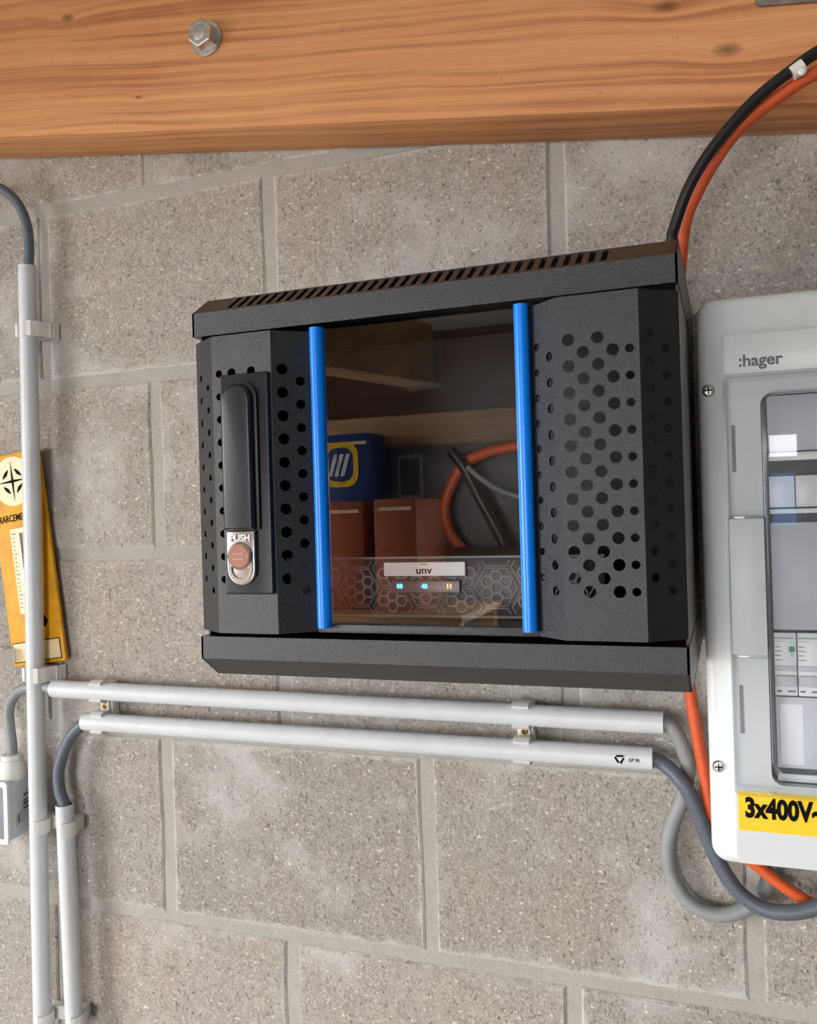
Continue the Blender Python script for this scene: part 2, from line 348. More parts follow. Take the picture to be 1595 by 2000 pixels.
# block courses: bed joint heights and head joints as the wall shows them
rows = [(-.8, -.6, 0), (-.6, -.4, 1), (-.4, -.203, 0), (-.203, .001, 1), (.001, .2, 0), (.2, .398, 1), (.398, .601, 0), (.601, .8, 1), (.8, 1.0, 0)]
adj = {(3, .15): .006, (3, .45): .004, (2, .3): -.006, (2, 0.0): .001}
for ri, (z0, z1, odd) in enumerate(rows):
    js = [(.15 if odd else 0) + .3 * k for k in range(-5, 6)]
    js = [j + adj.get((ri, round(j, 2)), random.uniform(-.0015, .0015)) for j in js]
    for a, b in zip(js, js[1:]):
        x0, x1, c0, c1 = a + .0066, b - .0066, z0 + .0062, z1 - .0062
        cx, cz = (x0 + x1) / 2, (c0 + c1) / 2
        out = []
        n = 4
        for (p, q) in (((x0, c0), (x1, c0)), ((x1, c0), (x1, c1)), ((x1, c1), (x0, c1)), ((x0, c1), (x0, c0))):
            for k in range(n):
                t = k / n; j = .0011
                out.append((p[0] + (q[0] - p[0]) * t + random.uniform(-j, j), p[1] + (q[1] - p[1]) * t + random.uniform(-j, j)))
        m = len(out); V = []; F = []; yj = random.uniform(-.0004, .0004)
        for (ins, y) in ((.0028, yj), (.0006, .0016), (0, .012)):
            for (x, z) in out: V.append((x - math.copysign(ins, x - cx) * (1 if abs(x - cx) > .1 else 0), y + random.uniform(-.0002, .0002), z - math.copysign(ins, z - cz) * (1 if abs(z - cz) > .06 else 0)))
        F.append(tuple(range(m)))
        for i in range(2):
            for k in range(m): k2 = (k + 1) % m; F.append((i * m + k, (i + 1) * m + k, (i + 1) * m + k2, i * m + k2))
        MB().add(V, F).build('concrete_block', M_block, wf, smooth=0)

# ------------------------------------------------------------------ timber beam above
BC = Vector((.10, 0, .6048)); ang = math.atan(.1448)
BR = Matrix.Rotation(ang, 3, 'Y'); BM = BR.to_4x4(); BM.translation = BC
beam = MB().box(-1.6, 1.6, -.063, -.0015, 0, .235, .003, 2, BM)
beam = beam.build('timber_beam', M_wood, None, rot=(BM @ Vector((0, -.032, .1175)), BR))
tag(beam, 'orange-brown fir beam running across the top above the block wall', 'beam')
def on_beam(px, py, out=0.0): return at(px, py, -.063 - out)
b0 = on_beam(405, 77)
bolt = thing('hex_bolt', b0, 'zinc hex bolt with washer screwed into the timber beam', 'bolt')
MB().lathe([(.0170, 0), (.0172, .0005), (.0172, .0025), (.0165, .0032)], 32, front(*b0)).build('washer', M_steel, bolt)
hexm = MB(); hexm.cushion(circ(0, 0, .0142, 6, .35), .0115, .0016, front(b0.x, b0.y - .003, b0.z), 0, 2); hexm.build('bolt_head', M_steel, bolt, smooth=20)
MB().lathe([(.0075, .0115), (.0072, .0122), (.0068, .0124)], 20, front(b0.x, b0.y - .003, b0.z)).build('head_mark', M_steel, bolt)
pl = on_beam(1472, 12, .003)
tag(MB().plate(rrect(0, 0, .16, .07, .006), [], .003, BM.to_3x3().to_4x4().copy() if False else (Matrix.Translation((pl.x, -.063, pl.z)) @ BM.to_3x3().to_4x4() @ front(0, 0, 0))).build('steel_plate', M_galv), 'flat galvanised steel plate fixed to the right end of the timber beam', 'plate')

# ------------------------------------------------------------------ wall cabinet
CX0, CX1 = .0690, .4180
cab = thing('wall_cabinet', (.2435, -.125, .1155), 'black steel wall cabinet with perforated door, tinted glass and two blue strips', 'cabinet')
yB = -.003
body = MB()
body.box(CX0 + .002, CX1 - .0005, yB - .002, yB, .118, .4030)
body.box(CX0 + .002, CX0 + .0035, -.243, yB, .132, .389); body.box(CX1 - .002, CX1 - .0005, -.243, yB, .132, .389)
body.build('body', M_black, cab, smooth=0)
MB().box(CX0 + .004, CX1 - .003, -.2425, -.012, .1535, .1558).build('shelf', M_inner, cab)
for (x0, x1) in ((CX0 + .0035, CX0 + .020), (CX1 - .0185, CX1 - .002)): MB().box(x0, x1, -.225, -.2235, .157, .388).build('mounting_rail', M_inner, cab)
# top and bottom frames with chamfered front; the top chamfer is slotted
def frame(name, z_in, z_lip, z_out, slots):
    m = MB(); t = .0015; up = 1 if z_out > z_in else -1
    lip = (min(z_in, z_lip), max(z_in, z_lip))
    m.box(CX0, CX1, -.25, -.25 + t, *lip)
    a, b = Vector((-.25, z_lip)), Vector((-.228, z_out)); L = (b - a).length; d = (b - a).normalized()
    hol = []
    if slots:
        x = .0975
        while x < .372: hol.append([(x - CX0, .0035), (x + .0037 - CX0, .0035), (x + .0037 - CX0, L - .0015), (x - CX0, L - .0015)]); x += .00805
    if up > 0: MM = Matrix(((1, 0, 0, CX0), (0, d.x, -d.y, a.x), (0, d.y, d.x, a.y), (0, 0, 0, 1)))
    else: MM = Matrix(((1, 0, 0, CX0), (0, d.x, d.y, a.x), (0, d.y, -d.x, a.y), (0, 0, 0, 1)))
    if up > 0: m.plate([(0, 0), (CX1 - CX0, 0), (CX1 - CX0, L), (0, L)], hol, t, MM, -t)
    else: m.plate([(0, 0), (CX1 - CX0, 0), (CX1 - CX0, L), (0, L)], [], t, MM, -t)
    m.box(CX0, CX1, -.228, yB, min(z_out, z_out - up * t), max(z_out, z_out - up * t))
    prof = [(-.25, z_in), (-.25, z_lip), (-.228, z_out), (yB, z_out), (yB, z_in)]
    if up > 0: prof = prof[::-1]
    m.prism_x(prof, CX0, CX0 + t); m.prism_x(prof, CX1 - t, CX1)
    m.box(CX0 + t, CX1 - t, -.2485, -.238, *sorted((z_in, z_in + up * .0012)))
    return m.build(name, M_black, cab, smooth=0)
tag(frame('top_frame', .3722, .3898, .4045, True), 'slotted black steel lid'); frame('bottom_frame', .1478, .1312, .1160, False)
DZ0, DZ1 = .1527, .3674
pr = .0165
def rowsA(): return [.3400 - pr * k - DZ0 for k in range(10)]
def rowsB(): return [.3317 - pr * k - DZ0 for k in range(10)]
def door_panel(xs, holes, label):
    m = MB(); pts = [(xs[0], -.2475), (xs[1], -.265), (xs[2], -.265), (xs[3], -.2475)]
    for i in range(3):
        F, L = facet(pts[i], pts[i + 1], DZ0); hs = []
        for (u, rr, r) in holes[i]:
            for z in (rowsA() if rr == 'A' else rowsB()): hs.append(circ(u * L, z, r))
        m.plate([(0, 0), (L, 0), (L, DZ1 - DZ0), (0, DZ1 - DZ0)], hs, .0014, F, -.0014)
    pt = [(x, y + .001) for x, y in pts]
    for z in (DZ0, DZ1 - .0012): m.add([(x, y, z) for x, y in pt] + [(x, y, z + .0012) for x, y in pt], [(0, 1, 2, 3), (7, 6, 5, 4)])
    return tag(m.build('perforated_panel', M_black, cab, smooth=0), label)
XL = [.0700, .0945, .1430, .1655]; XR = [.3245, .3455, .3952, .4172]
R1, R2, R3 = .0038, .0031, .0025
lp = door_panel(XL, [[(.30, 'A', R3), (.72, 'B', R3)], [(.12, 'A', .0027), (.335, 'A', .0033), (.665, 'A', .0033)], [(.27, 'A', .0040), (.72, 'B', .0034)]], 'left perforated door panel carrying the lock')
rp = door_panel(XR, [[(.24, 'A', R3), (.70, 'B', .0031)], [((X - XR[1]) / (XR[2] - XR[1]), t, r) for X, t, r in ((.3522, 'A', R1), (.3612, 'B', R1), (.3702, 'A', R1), (.3793, 'B', R1), (.3893, 'B', .0027))], [(.24, 'A', .0030), (.66, 'B', .0029)]], 'right perforated door panel with rows of round holes')
MB().box(.1655, .3245, -.2485, -.2455, .1585, .3675).build('glass_pane', M_tint, cab)
MB().box(.1655, .3245, -.2480, -.2455, .1520, .1582, .0008).build('door_rail', M_black, cab)
for xc in (.1715, .3196):
    m = MB(); m.tube([(xc, -.2500, .1558), (xc, -.2500, .3690)], .0048, 24); m.box(xc - .0048, xc + .0048, -.2500, -.2455, .1558, .3690)
    m.build('blue_strip', M_blue, cab, smooth=40)
# lock
FY = -.265
lock = MB(); lock.cushion(rrect(.1030, .1812, .1420, .3382, .0015), .0042, .0012, front(0, FY, 0)); lock = lock.build('lock_plate', M_lockblk, cab)
m = MB(); m.cushion(rrect(.1075, .2272, .1345, .3330, .0132, 10, (1, 1, 0, 0)), .003, .0006, front(0, FY - .0042, 0), 0); m.build('handle_recess', M_lockblk, lock)
m = MB(); m.cushion(rrect(.1082, .2272, .1322, .3300, .0117, 10, (1, 1, 0, 0)), .0068, .0026, front(0, FY - .0062, 0), 0, 4); m.build('handle', M_lockblk, lock)
m = MB(); m.cushion(rrect(.1083, .1880, .1312, .2265, .0112, 10, (0, 0, 1, 1)), .0052, .0012, front(0, FY - .0042, 0), 0); tag(m.build('push_tab', M_chrome, lock), 'chrome push tab')
m = MB(); m.plate(rrect(.1102, .1898, .1293, .2100, .0094, 10, (0, 0, 1, 1)), [rrect(.1125, .1925, .1270, .2098, .0071, 8, (0, 0, 1, 1))], .0012, front(0, FY - .0093, 0)); m.build('tab_ridge', M_chrome, lock)
m = MB(); m.lathe([(.0096, 0), (.0096, .0022), (.0088, .0030), (.0082, .0026)], 28, front(.1200, FY - .0093, .2086)); m.build('button_ring', M_chrome, lock)
m = MB(); m.lathe([(.0083, 0), (.0082, .0028), (.0078, .0031)], 28, front(.1200, FY - .0093, .2086)); tag(m.build('button', M_copper, lock), 'copper coloured round lock button')
m = MB()
for dz in (-.0022, .0014): m.box(.1155, .1242, FY - .0129, FY - .0123, .2086 + dz, .2086 + dz + .0008)
m.build('button_mark', M_chrome, lock)
MB().text('PUSH', .0068, front(.1118, FY - .0095, .2192), .0004, .0002, 1.0).build('push_lettering', M_white2, lock, smooth=0)

# ------------------------------------------------------------------ network recorder on the cabinet shelf
NX0, NX1, NY, NZ0, NZ1 = .1020, .3620, -.200, .1575, .2032
nv = thing('network_recorder', (.232, -.11, .1558), 'black network video recorder with honeycomb front behind the tinted glass', 'recorder')
MB().box(NX0, NX1, NY + .002, -.035, NZ0, NZ1, .0012).build('housing', M_nvr, nv)
for x in (NX0 + .02, NX1 - .02):
    for y in (-.18, -.06): MB().tube([(x, y, .1558), (x, y, NZ0 + .001)], .006, 16).build('foot', M_lockblk, nv)
MB().box(NX0, NX1, NY, NY + .003, NZ1 - .0018, NZ1, .0005).box(NX0, NX1, NY, NY + .003, NZ0, NZ0 + .0022, .0005).build('bezel', M_nvr2, nv)
Rb = .0168; grille = MB(); ridge = MB()
for ci in range(-3, 5):
    for rj in (-1, 0, 1):
        cxh = .2310 + ci * 1.6 * Rb; czh = .1803 + (rj + (.5 if ci % 2 else 0)) * Rb * 1.72 - (.0 if ci % 2 == 0 else .0)
        def inside(q): return [(min(max(x, NX0 + .003), NX1 - .003), min(max(z, NZ0 + .0028), NZ1 - .0028)) for x, z in q]
        if not (NX0 + .012 < cxh < NX1 - .012): continue
        sp = .0082; rs = .0036
        for k in range(-1, 6):
            if k < 0: hx, hz = cxh, czh
            else: hx, hz = cxh + sp * math.cos(math.radians(30 + 60 * k)), czh + sp * math.sin(math.radians(30 + 60 * k))
            if NZ0 + .0065 < hz < NZ1 - .0062:
                o6 = circ(hx, hz, .0049, 6); i6 = circ(hx, hz, rs, 6)
                grille.plate(o6, [i6], .0012, front(0, NY + .002, 0))
        for k in range(6):
            a, b = circ(cxh, czh, Rb * .93, 6)[k], circ(cxh, czh, Rb * .93, 6)[(k + 1) % 6]
            za, zb = a[1], b[1]; lo_, hi_ = NZ0 + .0035, NZ1 - .0035
            if (za < lo_ and zb < lo_) or (za > hi_ and zb > hi_): continue
            def cl(p, q):
                z = min(max(p[1], lo_), hi_)
                if z == p[1]: return p
                t = (z - p[1]) / (q[1] - p[1]); return (p[0] + (q[0] - p[0]) * t, z)
            a2, b2 = cl(a, b), cl(b, a); ridge.tube([(a2[0], NY + .0016, a2[1]), (b2[0], NY + .0016, b2[1])], .0006, 6)
grille.build('honeycomb_mesh', M_nvr2, nv, smooth=0); ridge.build('hexagon_ridges', M_nvr2, nv)
m = MB(); m.cushion(rrect(.1992, .1888, .2626, .1990, .0006, 2), .0030, .0004, front(0, NY, 0)); badge = m.build('name_badge', M_badge, nv)
m = MB(); m.text('unv', .0078, front(.2309, NY - .0030, .1905), .00015, .00010, 1.12, 'CENTER')
m.tube([(.2309 + .0042 * math.cos(t), NY - .0031, .1925 + .0050 * math.sin(t)) for t in [math.radians(55 + 7 * i) for i in range(11)]], .00022, 6); m.build('badge_lettering', M_ink, badge, smooth=0)
m = MB(); m.cushion(rrect(.2043, .1762, .2581, .1854, .0005, 2), .0026, .0004, front(0, NY, 0)); bar = m.build('indicator_window', M_ledbar, nv)
for x, t, mt in ((.2115, '0|0', M_ledb), (.2310, '4|0', M_ledb), (.2501, '1|1', M_ledo)):
    m = MB(); m.text(t.replace('|', ''), .0046, front(x, NY - .0026, .1797), .0002, .0002, 1.0, 'CENTER'); m.build('indicator_light', mt, bar, smooth=0)

# cables seen inside the cabinet
def cable(name, pts, r, mat, label, n=8, seg=12):
    return tag(MB().tube(spline(pts, n), r, seg).build(name, mat, None, smooth=60), label, 'cable')
IY = -.024
cable('orange_cable', [at(1035, 868, -.03), at(1003, 872, -.028), at(950, 884, -.026), at(905, 908, IY), at(880, 950, IY), at(868, 995, IY), at(878, 1040, IY), at(898, 1068, IY), at(925, 1100, -.020), at(950, 1140, -.018)], .0052, M_orange, 'short orange cable curling inside the cabinet behind the tinted glass')
cable('black_cable', [at(880, 880, IY - .012), at(905, 912, IY - .012), at(935, 970, IY - .008), at(965, 1025, IY - .008), at(985, 1068, IY - .008), at(995, 1130, -.02)], .0052, M_cblack, 'thin black cable inside the cabinet crossing the orange one')
cable('grey_cable', [at(912, 912, IY - .02), at(935, 932, IY - .02), at(970, 955, IY - .02), at(1010, 970, IY - .02), at(1045, 978, IY - .015)], .0026, M_clight, 'thin light grey lead inside the cabinet running right behind the glass')

# ------------------------------------------------------------------ cables above and below the cabinet
cable('black_cable', [at(1700, 42, -.085), at(1595, 102, -.088), at(1547, 136, -.090), at(1472, 197, -.090), at(1397, 282, -.09), at(1347, 362, -.088), at(1318, 440, -.085), at(1312, 475, -.085), Vector((.409, -.085, .405)), Vector((.405, -.085, .37))], .0045, M_cblack, 'black cable arching over the beam into the top of the cabinet')
sl = [at(1545, 145, -.0905), at(1553, 139, -.0905), at(1561, 133, -.0905), at(1568, 128, -.0905)]
t_ = thing('cable_sleeve', sl[0], 'clear whitish sleeve clipped round the black cable at top right', 'sleeve')
MB().tube(sl, .0056, 18).build('sleeve_band', M_sleeve, t_); c_ = at(1566, 141, -.094); MB().lathe([(.003, 0), (.0028, .002), (.0015, .003)], 14, front(c_.x, c_.y, c_.z)).build('sleeve_button', M_sleeve, t_)
cable('orange_cable', [at(1700, 92, -.080), at(1595, 141, -.082), at(1522, 187, -.082), at(1447, 247, -.080), at(1397, 312, -.076), at(1358, 382, -.070), at(1337, 440, -.064), Vector((.4098, -.058, .420)), Vector((.4050, -.055, .39)), Vector((.398, -.05, .33)), Vector((.392, -.045, .25)), Vector((.398, -.04, .16)), Vector((.4040, -.036, .11)), at(1347, 1350, -.034), at(1362, 1440, -.032), at(1377, 1520, -.03), at(1390, 1590, -.028), at(1425, 1645, -.026), at(1475, 1688, -.022), at(1520, 1724, -.021), at(1570, 1757, -.020), at(1640, 1790, -.018)], .0051, M_orange, 'long orange cable arching over the beam, down behind the cabinet and the meter box')
cable('grey_cable', [at(-60, 365, -.03), at(-25, 362, -.029), at(5, 370, -.028), at(35, 398, -.027), at(52, 438, -.026), at(57, 480, -.025), at(56, 530, -.025), at(57, 580, -.025)], .0055, M_cdark, 'dark grey cable bending down into the tall conduit at upper left')

# ------------------------------------------------------------------ conduits
PY, PR = -.0245, .0098
def conduit(pts, label):
    return tag(MB().tube(pts, PR, 24, ri=.0084).build('conduit', M_pipe, None, smooth=40), label, 'pipe', None)
c1t, c1b = at(53, 520, PY), at(83, 2000, PY); c1b = c1b + (c1b - c1t) * .35
conduit([c1t, c1t * .5 + c1b * .5, c1b], 'tall light grey conduit running down the whole left side')
c2t, c2b = at(126, 1571, PY), at(146, 2000, PY); c2b = c2b + (c2b - c2t) * .8
conduit([c2t, c2t * .5 + c2b * .5, c2b], 'short vertical grey conduit at lower left beside the tall one')
h1a, h1b = at(105, 1345, PY), at(1296, 1412, PY); conduit([h1a, h1a * .5 + h1b * .5, h1b], 'upper horizontal grey conduit directly below the cabinet')
h2a, h2b = at(166, 1409, PY), at(1275, 1482, PY); h2 = conduit([h2a, h2a * .5 + h2b * .5, h2b], 'lower horizontal grey conduit with a small printed recycling mark')
# printed mark on the lower conduit
d2 = (h2b - h2a).normalized(); q = h2b - d2 * .0275
MM = Matrix(((d2.x, 0, 0, q.x), (0, 0, -1, q.y - PR - .0001), (d2.z, 1, 0, q.z), (0, 0, 0, 1)))
pm = MB()
tri = [(.0, -.0042), (.0046, .0032), (-.0046, .0032)]
for i in range(3):
    a, b = Vector(tri[i]), Vector(tri[(i + 1) % 3]); e = (b - a); p0, p1 = a + e * .14, a + e * .80; nn = Vector((-e.y, e.x)).normalized() * .0008
    pm.plate([tuple(p0 - nn), tuple(p1 - nn), tuple(p1 + nn), tuple(p0 + nn)], [], .0003, MM)
pm.text('GP 90', .0042, MM @ Matrix.Translation((.0075, -.0012, 0)), .0001, .00005, .9); pm.build('printed_mark', M_ink, h2, smooth=0)

# clips
def ring_arc(m, c, axis, facing, r0=.0100, th=.0028, w=.015, half=132, n=18):
    """open C round a pipe: axis along the pipe, opening towards 'facing'"""
    axis = axis.normalized(); f = facing - axis * facing.dot(axis); f.normalize(); s = axis.cross(f); V = []; F = []
    for i in range(n + 1):
        a = math.radians(180 - half + 2 * half * i / n); d = f * math.cos(a) + s * math.sin(a)
        for rr, ww in ((r0, -w / 2), (r0 + th, -w / 2), (r0 + th, w / 2), (r0, w / 2)): V.append(c + d * rr + axis * ww)
    for i in range(n):
        for k in range(4): k2 = (k + 1) % 4; F.append((i * 4 + k, i * 4 + k2, (i + 1) * 4 + k2, (i + 1) * 4 + k))
    F += [(0, 3, 2, 1), tuple(n * 4 + k for k in range(4))]
    m.add(V, F); return m
def clip_pair(ca, cb, axis, label, screw):
    t = thing('conduit_clip', (ca + cb) / 2 + Vector((0, .02, -.01)), label, 'clip', 'double clips holding the conduits')
    for c in (ca, cb):
        m = ring_arc(MB(), c, axis, Vector((0 if screw else -.8, -1, 0)), w=.0155, half=132 if screw else 122)
        m.build('clip_ring', M_clip, t, smooth=30)
    mid = (ca + cb) / 2; dv = (cb - ca).normalized(); ax = axis.normalized(); yl = Vector((0, 1, 0))
    Mx = Matrix(((ax.x, 0, dv.x, mid.x), (0, 1, 0, 0), (ax.z, 0, dv.z, mid.z), (0, 0, 0, 1)))
    MB().box(-.0078, .0078, -.0125, -.0006, -.026, .026, .001, 2, Mx).build('clip_base', M_clip, t)
    if screw:
        MB().box(-.0055, .0055, -.0165, -.0124, -.0058, .0058, .0008, 2, Mx).build('screw_block', M_clip, t)
        f = front(mid.x, -.0164, mid.z); MB().lathe([(.0038, 0), (.0038, .0006), (.0028, .0011)], 16, f).build('screw', M_brass, t)
        m = MB(); m.box(-.0023, .0023, -.0004, .0004, .0008, .0013, M=f); m.box(-.0004, .0004, -.0023, .0023, .0008, .0013, M=f); m.build('screw_cross', M_ink, t)
def on_line(a, b, px):  # point of a conduit axis nearest to an image column / row
    best = None
    for i in range(801):
        p = a + (b - a) * (i / 800); d = RM.transposed() @ (p - CAM); x = 797.5 + FPX * d.x / d.y; y = 1000 - FPX * d.z / d.y
        e = abs((x if px[0] is not None else y) - (px[0] if px[0] is not None else px[1]))
        if best is None or e < best[0]: best = (e, p)
    return best[1]
for x, lb in ((196, 'double grey clip under the left end of both horizontal conduits, screw showing'), (1021, 'double grey clip under the right half of both horizontal conduits, screw showing')):
    clip_pair(on_line(h1a, h1b, (x - 2, None)), on_line(h2a, h2b, (x, None)), h1b - h1a, lb, True)
for y, lb in ((1612, 'double clip gripping both vertical conduits below the curved dark cable'), (1988, 'double clip gripping both vertical conduits at the bottom edge')):
    clip_pair(on_line(c1t, c1b, (None, y)), on_line(c2t, c2b, (None, y + 4)), c1b - c1t, lb, False)
def strap_clip(c, axis, label):
    t = thing('strap_clip', c + Vector((0, .02, -.01)), label, 'clip', 'strap clips on the tall conduit')
    ring_arc(MB(), c, axis, Vector((-.9, -1, 0)), w=.0165, half=122).build('clip_ring', M_clip, t, smooth=30)
    m = MB(); m.box(c.x - .012, c.x + .012, -.0145, -.0006, c.z - .0078, c.z + .0078, .001); m.build('clip_base', M_clip, t)
    m = MB(); P3 = [(c.x + .0035, c.y - .0118), (c.x + .0120, c.y - .0095), (c.x + .0165, c.y - .0020), (c.x + .0235, -.0012)]
    for a, b in zip(P3, P3[1:]): Fm, L = facet(a, b, c.z - .0085); m.plate([(0, 0), (L, 0), (L, .017), (0, .017)], [], .0022, Fm, -.0022)
    m.build('strap_arm', M_clip, t, smooth=50)
    MB().box(c.x - .0140, c.x - .0102, c.y - .0060, -.0006, c.z - .0078, c.z + .0078, .0008).build('strap_tab', M_clip, t)
    Fm, L = facet(P3[2], P3[3], c.z - .0085)
    for k in range(3): MB().plate([(L * (.50 + .17 * k), .0005), (L * (.58 + .17 * k), .0005), (L * (.58 + .17 * k), .0165), (L * (.50 + .17 * k), .0165)], [], .0012, Fm).build('strap_rib', M_clip, t)
strap_clip(on_line(c1t, c1b, (None, 646)), c1b - c1t, 'grey strap clip on the tall conduit above the yellow thermometer')
strap_clip(on_line(c1t, c1b, (None, 1316)), c1b - c1t, 'grey strap clip on the tall conduit just under the yellow thermometer')
strap_clip(at(-14, 1283, PY), c1b - c1t, 'grey strap clip cut off by the left edge beside the thermometer foot')

# ------------------------------------------------------------------ sheathed cables at the conduit ends
def bend(c0, c1): return c0 + (c1 - c0)
cable('grey_cable', [h2a + d2 * .06, h2a + d2 * .01, at(150, 1425, PY), at(128, 1460, PY), at(115, 1505, PY), at(117, 1545, PY), c2t + (c2b - c2t).normalized() * .004, c2t + (c2b - c2t).normalized() * .05], .0064, M_cdark, 'dark grey cable curving from the lower horizontal conduit into the short vertical one')
gland_top = at(23, 1452, -.022)
cable('grey_cable', [h1a + d2 * .06, h1a + d2 * .002, at(85, 1341, -.020), at(60, 1342, -.011), at(34, 1352, -.013), at(18, 1382, -.018), at(19, 1420, -.022), gland_top, gland_top + Vector((.0, 0, -.02))], .0060, M_clight, 'grey cable passing behind the tall conduit down to the cable gland')
cable('grey_cable', [h1b - d2 * .06, h1b - d2 * .005, at(1315, 1425, PY), at(1334, 1462, PY + .003), at(1343, 1500, -.019), at(1332, 1560, -.014), at(1312, 1610, -.011), at(1303, 1665, -.011), at(1315, 1720, -.011), at(1352, 1768, -.012), at(1405, 1787, -.012), at(1455, 1775, -.010), at(1488, 1745, -.0085), at(1500, 1715, -.0085), at(1502, 1680, -.010), at(1500, 1560, -.018), at(1500, 1520, -.02)], .0064, M_clight, 'light grey cable hanging in a loop from the upper horizontal conduit')
cable('grey_cable', [h2b - d2 * .06, h2b - d2 * .005, at(1300, 1496, PY), at(1335, 1533, -.034), at(1362, 1585, -.032), at(1385, 1645, -.029), at(1412, 1700, -.028), at(1445, 1745, -.028), at(1490, 1775, -.030), at(1545, 1782, -.033), at(1605, 1768, -.033), at(1650, 1740, -.033)], .0064, M_cdark, 'dark grey cable dropping from the lower conduit and curving under the meter box')

# ------------------------------------------------------------------ distribution board at the right
db = thing('distribution_board', (.565, -.06, -.036), 'light grey plastic meter and fuse box with clear hinged door at the right edge', 'fuse box')
HX0, HX1, HZ0, HZ1 = .4235, .7080, -.0360, .3905
MB().box(.4550, .6900, -.0785, -.0008, -.0050, .3750, .006, 3).build('back_box', M_white, db)
m = MB(); m.cushion(rrect(HX0, HZ0, HX1, HZ1, .013, 6), .034, .007, front(0, -.078, 0), 0, 4); m.build('cover_rim', M_white2, db)
# raised cover face with the device opening
OX0, OX1, OZ0, OZ1 = .4668, .6700, .0300, .3150
m = MB(); m.plate(rrect(.4415, -.0290, .6960, .3600, .003, 3), [rrect(OX0, OZ0, OX1, OZ1, .008, 4)], .0130, front(0, -.112, 0)); m.build('cover', M_white, db)
MB().box(.4425, .6950, -.1270, -.1245, .3300, .3590, .0006).build('name_strip', M_white2, db)
MB().text(':hager', .0118, front(.4528, -.1271, .3355), .0001, .00030, 1.02).build('lettering', M_greytext, db, smooth=0)
for (px, py) in ((1383, 763), (1403, 1497)):
    s_ = at(px, py, -.1125); f = front(s_.x, -.1118, s_.z)
    so = MB().lathe([(.0046, 0), (.0046, .0010), (.0036, .0022), (.0020, .0026)], 20, f).build('cover_screw', M_steel, db)
    m = MB(); m.box(-.0028, .0028, -.0005, .0005, .0022, .0028, M=f); m.box(-.0005, .0005, -.0028, .0028, .0022, .0028, M=f); m.build('screw_cross', M_ink, so)
MB().box(.4660, .6710, -.1132, -.1115, .0295, .3155).build('inner_panel', M_slot, db)
def row(name, x0, x1, y, z0, z1, mt): return MB().box(x0, x1, y - .0170, -.1125, z0, z1, .0006).build(name, mt, db)
DX0, DX1 = .4712, .6660
row('blank_plate', DX0, DX1, -.1000, .2725, .3135, M_greyp); row('rail', DX0, DX1, -.1040, .2655, .2715, M_white2)
for k in range(11): row('breaker', DX0 + .0178 * k, DX0 + .0178 * k + .0172, -.1010, .2315, .2545, M_white2)
row('rail', DX0, DX1, -.1045, .2270, .2305, M_badge); row('blank_plate', DX0, DX1, -.1000, .1420, .2205, M_greyp)
for k in range(5):
    x0 = DX0 + (.0 if k == 0 else .0158 + .036 * (k - 1)); x1 = x0 + (.0152 if k == 0 else .0354)
    o = row('metering_module', x0, x1, -.1010, .0940, .1400, M_white2)
    MB().box(x0 + .0004, x1 - .0004, -0.1187, -0.1179, .1120, .1160, .0003).box(x0 + .0004, x1 - .0004, -0.1200, -0.1179, .1010, .1090, .0008).build('module_ledge', M_greyp, o)
    MB().box(x0 + .0006, x0 + min(.013, x1 - x0 - .001), -0.1182, -0.1179, .1355, .1368).box(x0 + .0006, x0 + .008, -0.1182, -0.1179, .1335, .1340).build('module_print', M_palegreen, o)
    m = MB(); [m.box(x0 + .0006, x0 + .0045 + .001 * (i % 2), -0.1182, -0.1179, .1295 - .0032 * i, .1300 - .0032 * i) for i in range(4)]; m.box(x0 + .001, x0 + .0045, -0.1182, -0.1179, .0968, .0980); m.box(x0 + .0085, x0 + .0135, -0.1182, -0.1179, .0968, .0980); tag(m.build('module_small_print', M_greytext, o), kind='stuff')
    if k == 0: MB().box(x0 + .0100, x0 + .0140, -0.1182, -0.1179, .1262, .1300).box(x0 + .0118, x0 + .0123, -0.1182, -0.1179, .1222, .1262).build('module_symbol', M_green, o)
row('blank_plate', DX0, DX1, -.1000, .0410, .0930, M_greyp); row('rail', DX0, DX1, -.1000, .0310, .0365, M_white2)
# slots left of the device opening
for (z0, z1) in ((.2585, .2930), (.0665, .1020)): MB().box(.4464, .4492, -.1253, -.1245, z0, z1).build('hinge_slot', M_slotl, db)
MB().box(.4425, .4662, -.1476, -.1245, .1275, .2245, .0010).build('hinge_cover', M_hinge, db)
f = front(.4630, -.1476, .1770); MB().plate(circ(0, 0, .0024, 20), [circ(0, 0, .0020, 20)], .00025, f).build('hinge_mark', M_greyp, db)
# clear door: skirt frame and raised window
dr = MB(); dr.plate([(.69, .027), (.69, .3265), (.4412, .3265), (.4412, .2255), (.4670, .2255), (.4670, .1262), (.4412, .1262), (.4412, .027)], [rrect(OX0 + .0012, .0440, .6750, .3120, .008, 5)], .0022, front(0, -.1445, 0)); door = dr.build('clear_door', M_clear, db)
e = MB(); e.plate(rrect(.4412, .0270, .6900, .3265, .004, 4), [rrect(.4432, .0290, .6880, .3245, .003, 4)], .0195, front(0, -.1255, 0)); e.build('door_skirt', M_rim, door)
e = MB(); e.plate(rrect(OX0, .0430, .6760, .3130, .009, 5), [rrect(OX0 + .0022, .0452, .6738, .3108, .0075, 5)], .0100, front(0, -.1465, 0)); e.build('window_rim', M_rim, door)
e = MB(); e.plate(rrect(OX0 + .0008, .0438, .6752, .3122, .008, 5), [], .0018, front(0, -.1565, 0)); e.build('window_pane', M_clear, door)
for z in (.2255, .1262): MB().box(.4420, .4668, -.1462, -.1440, z - .0013, z + .0013, .0004).build('hinge_lug', M_rim, door)
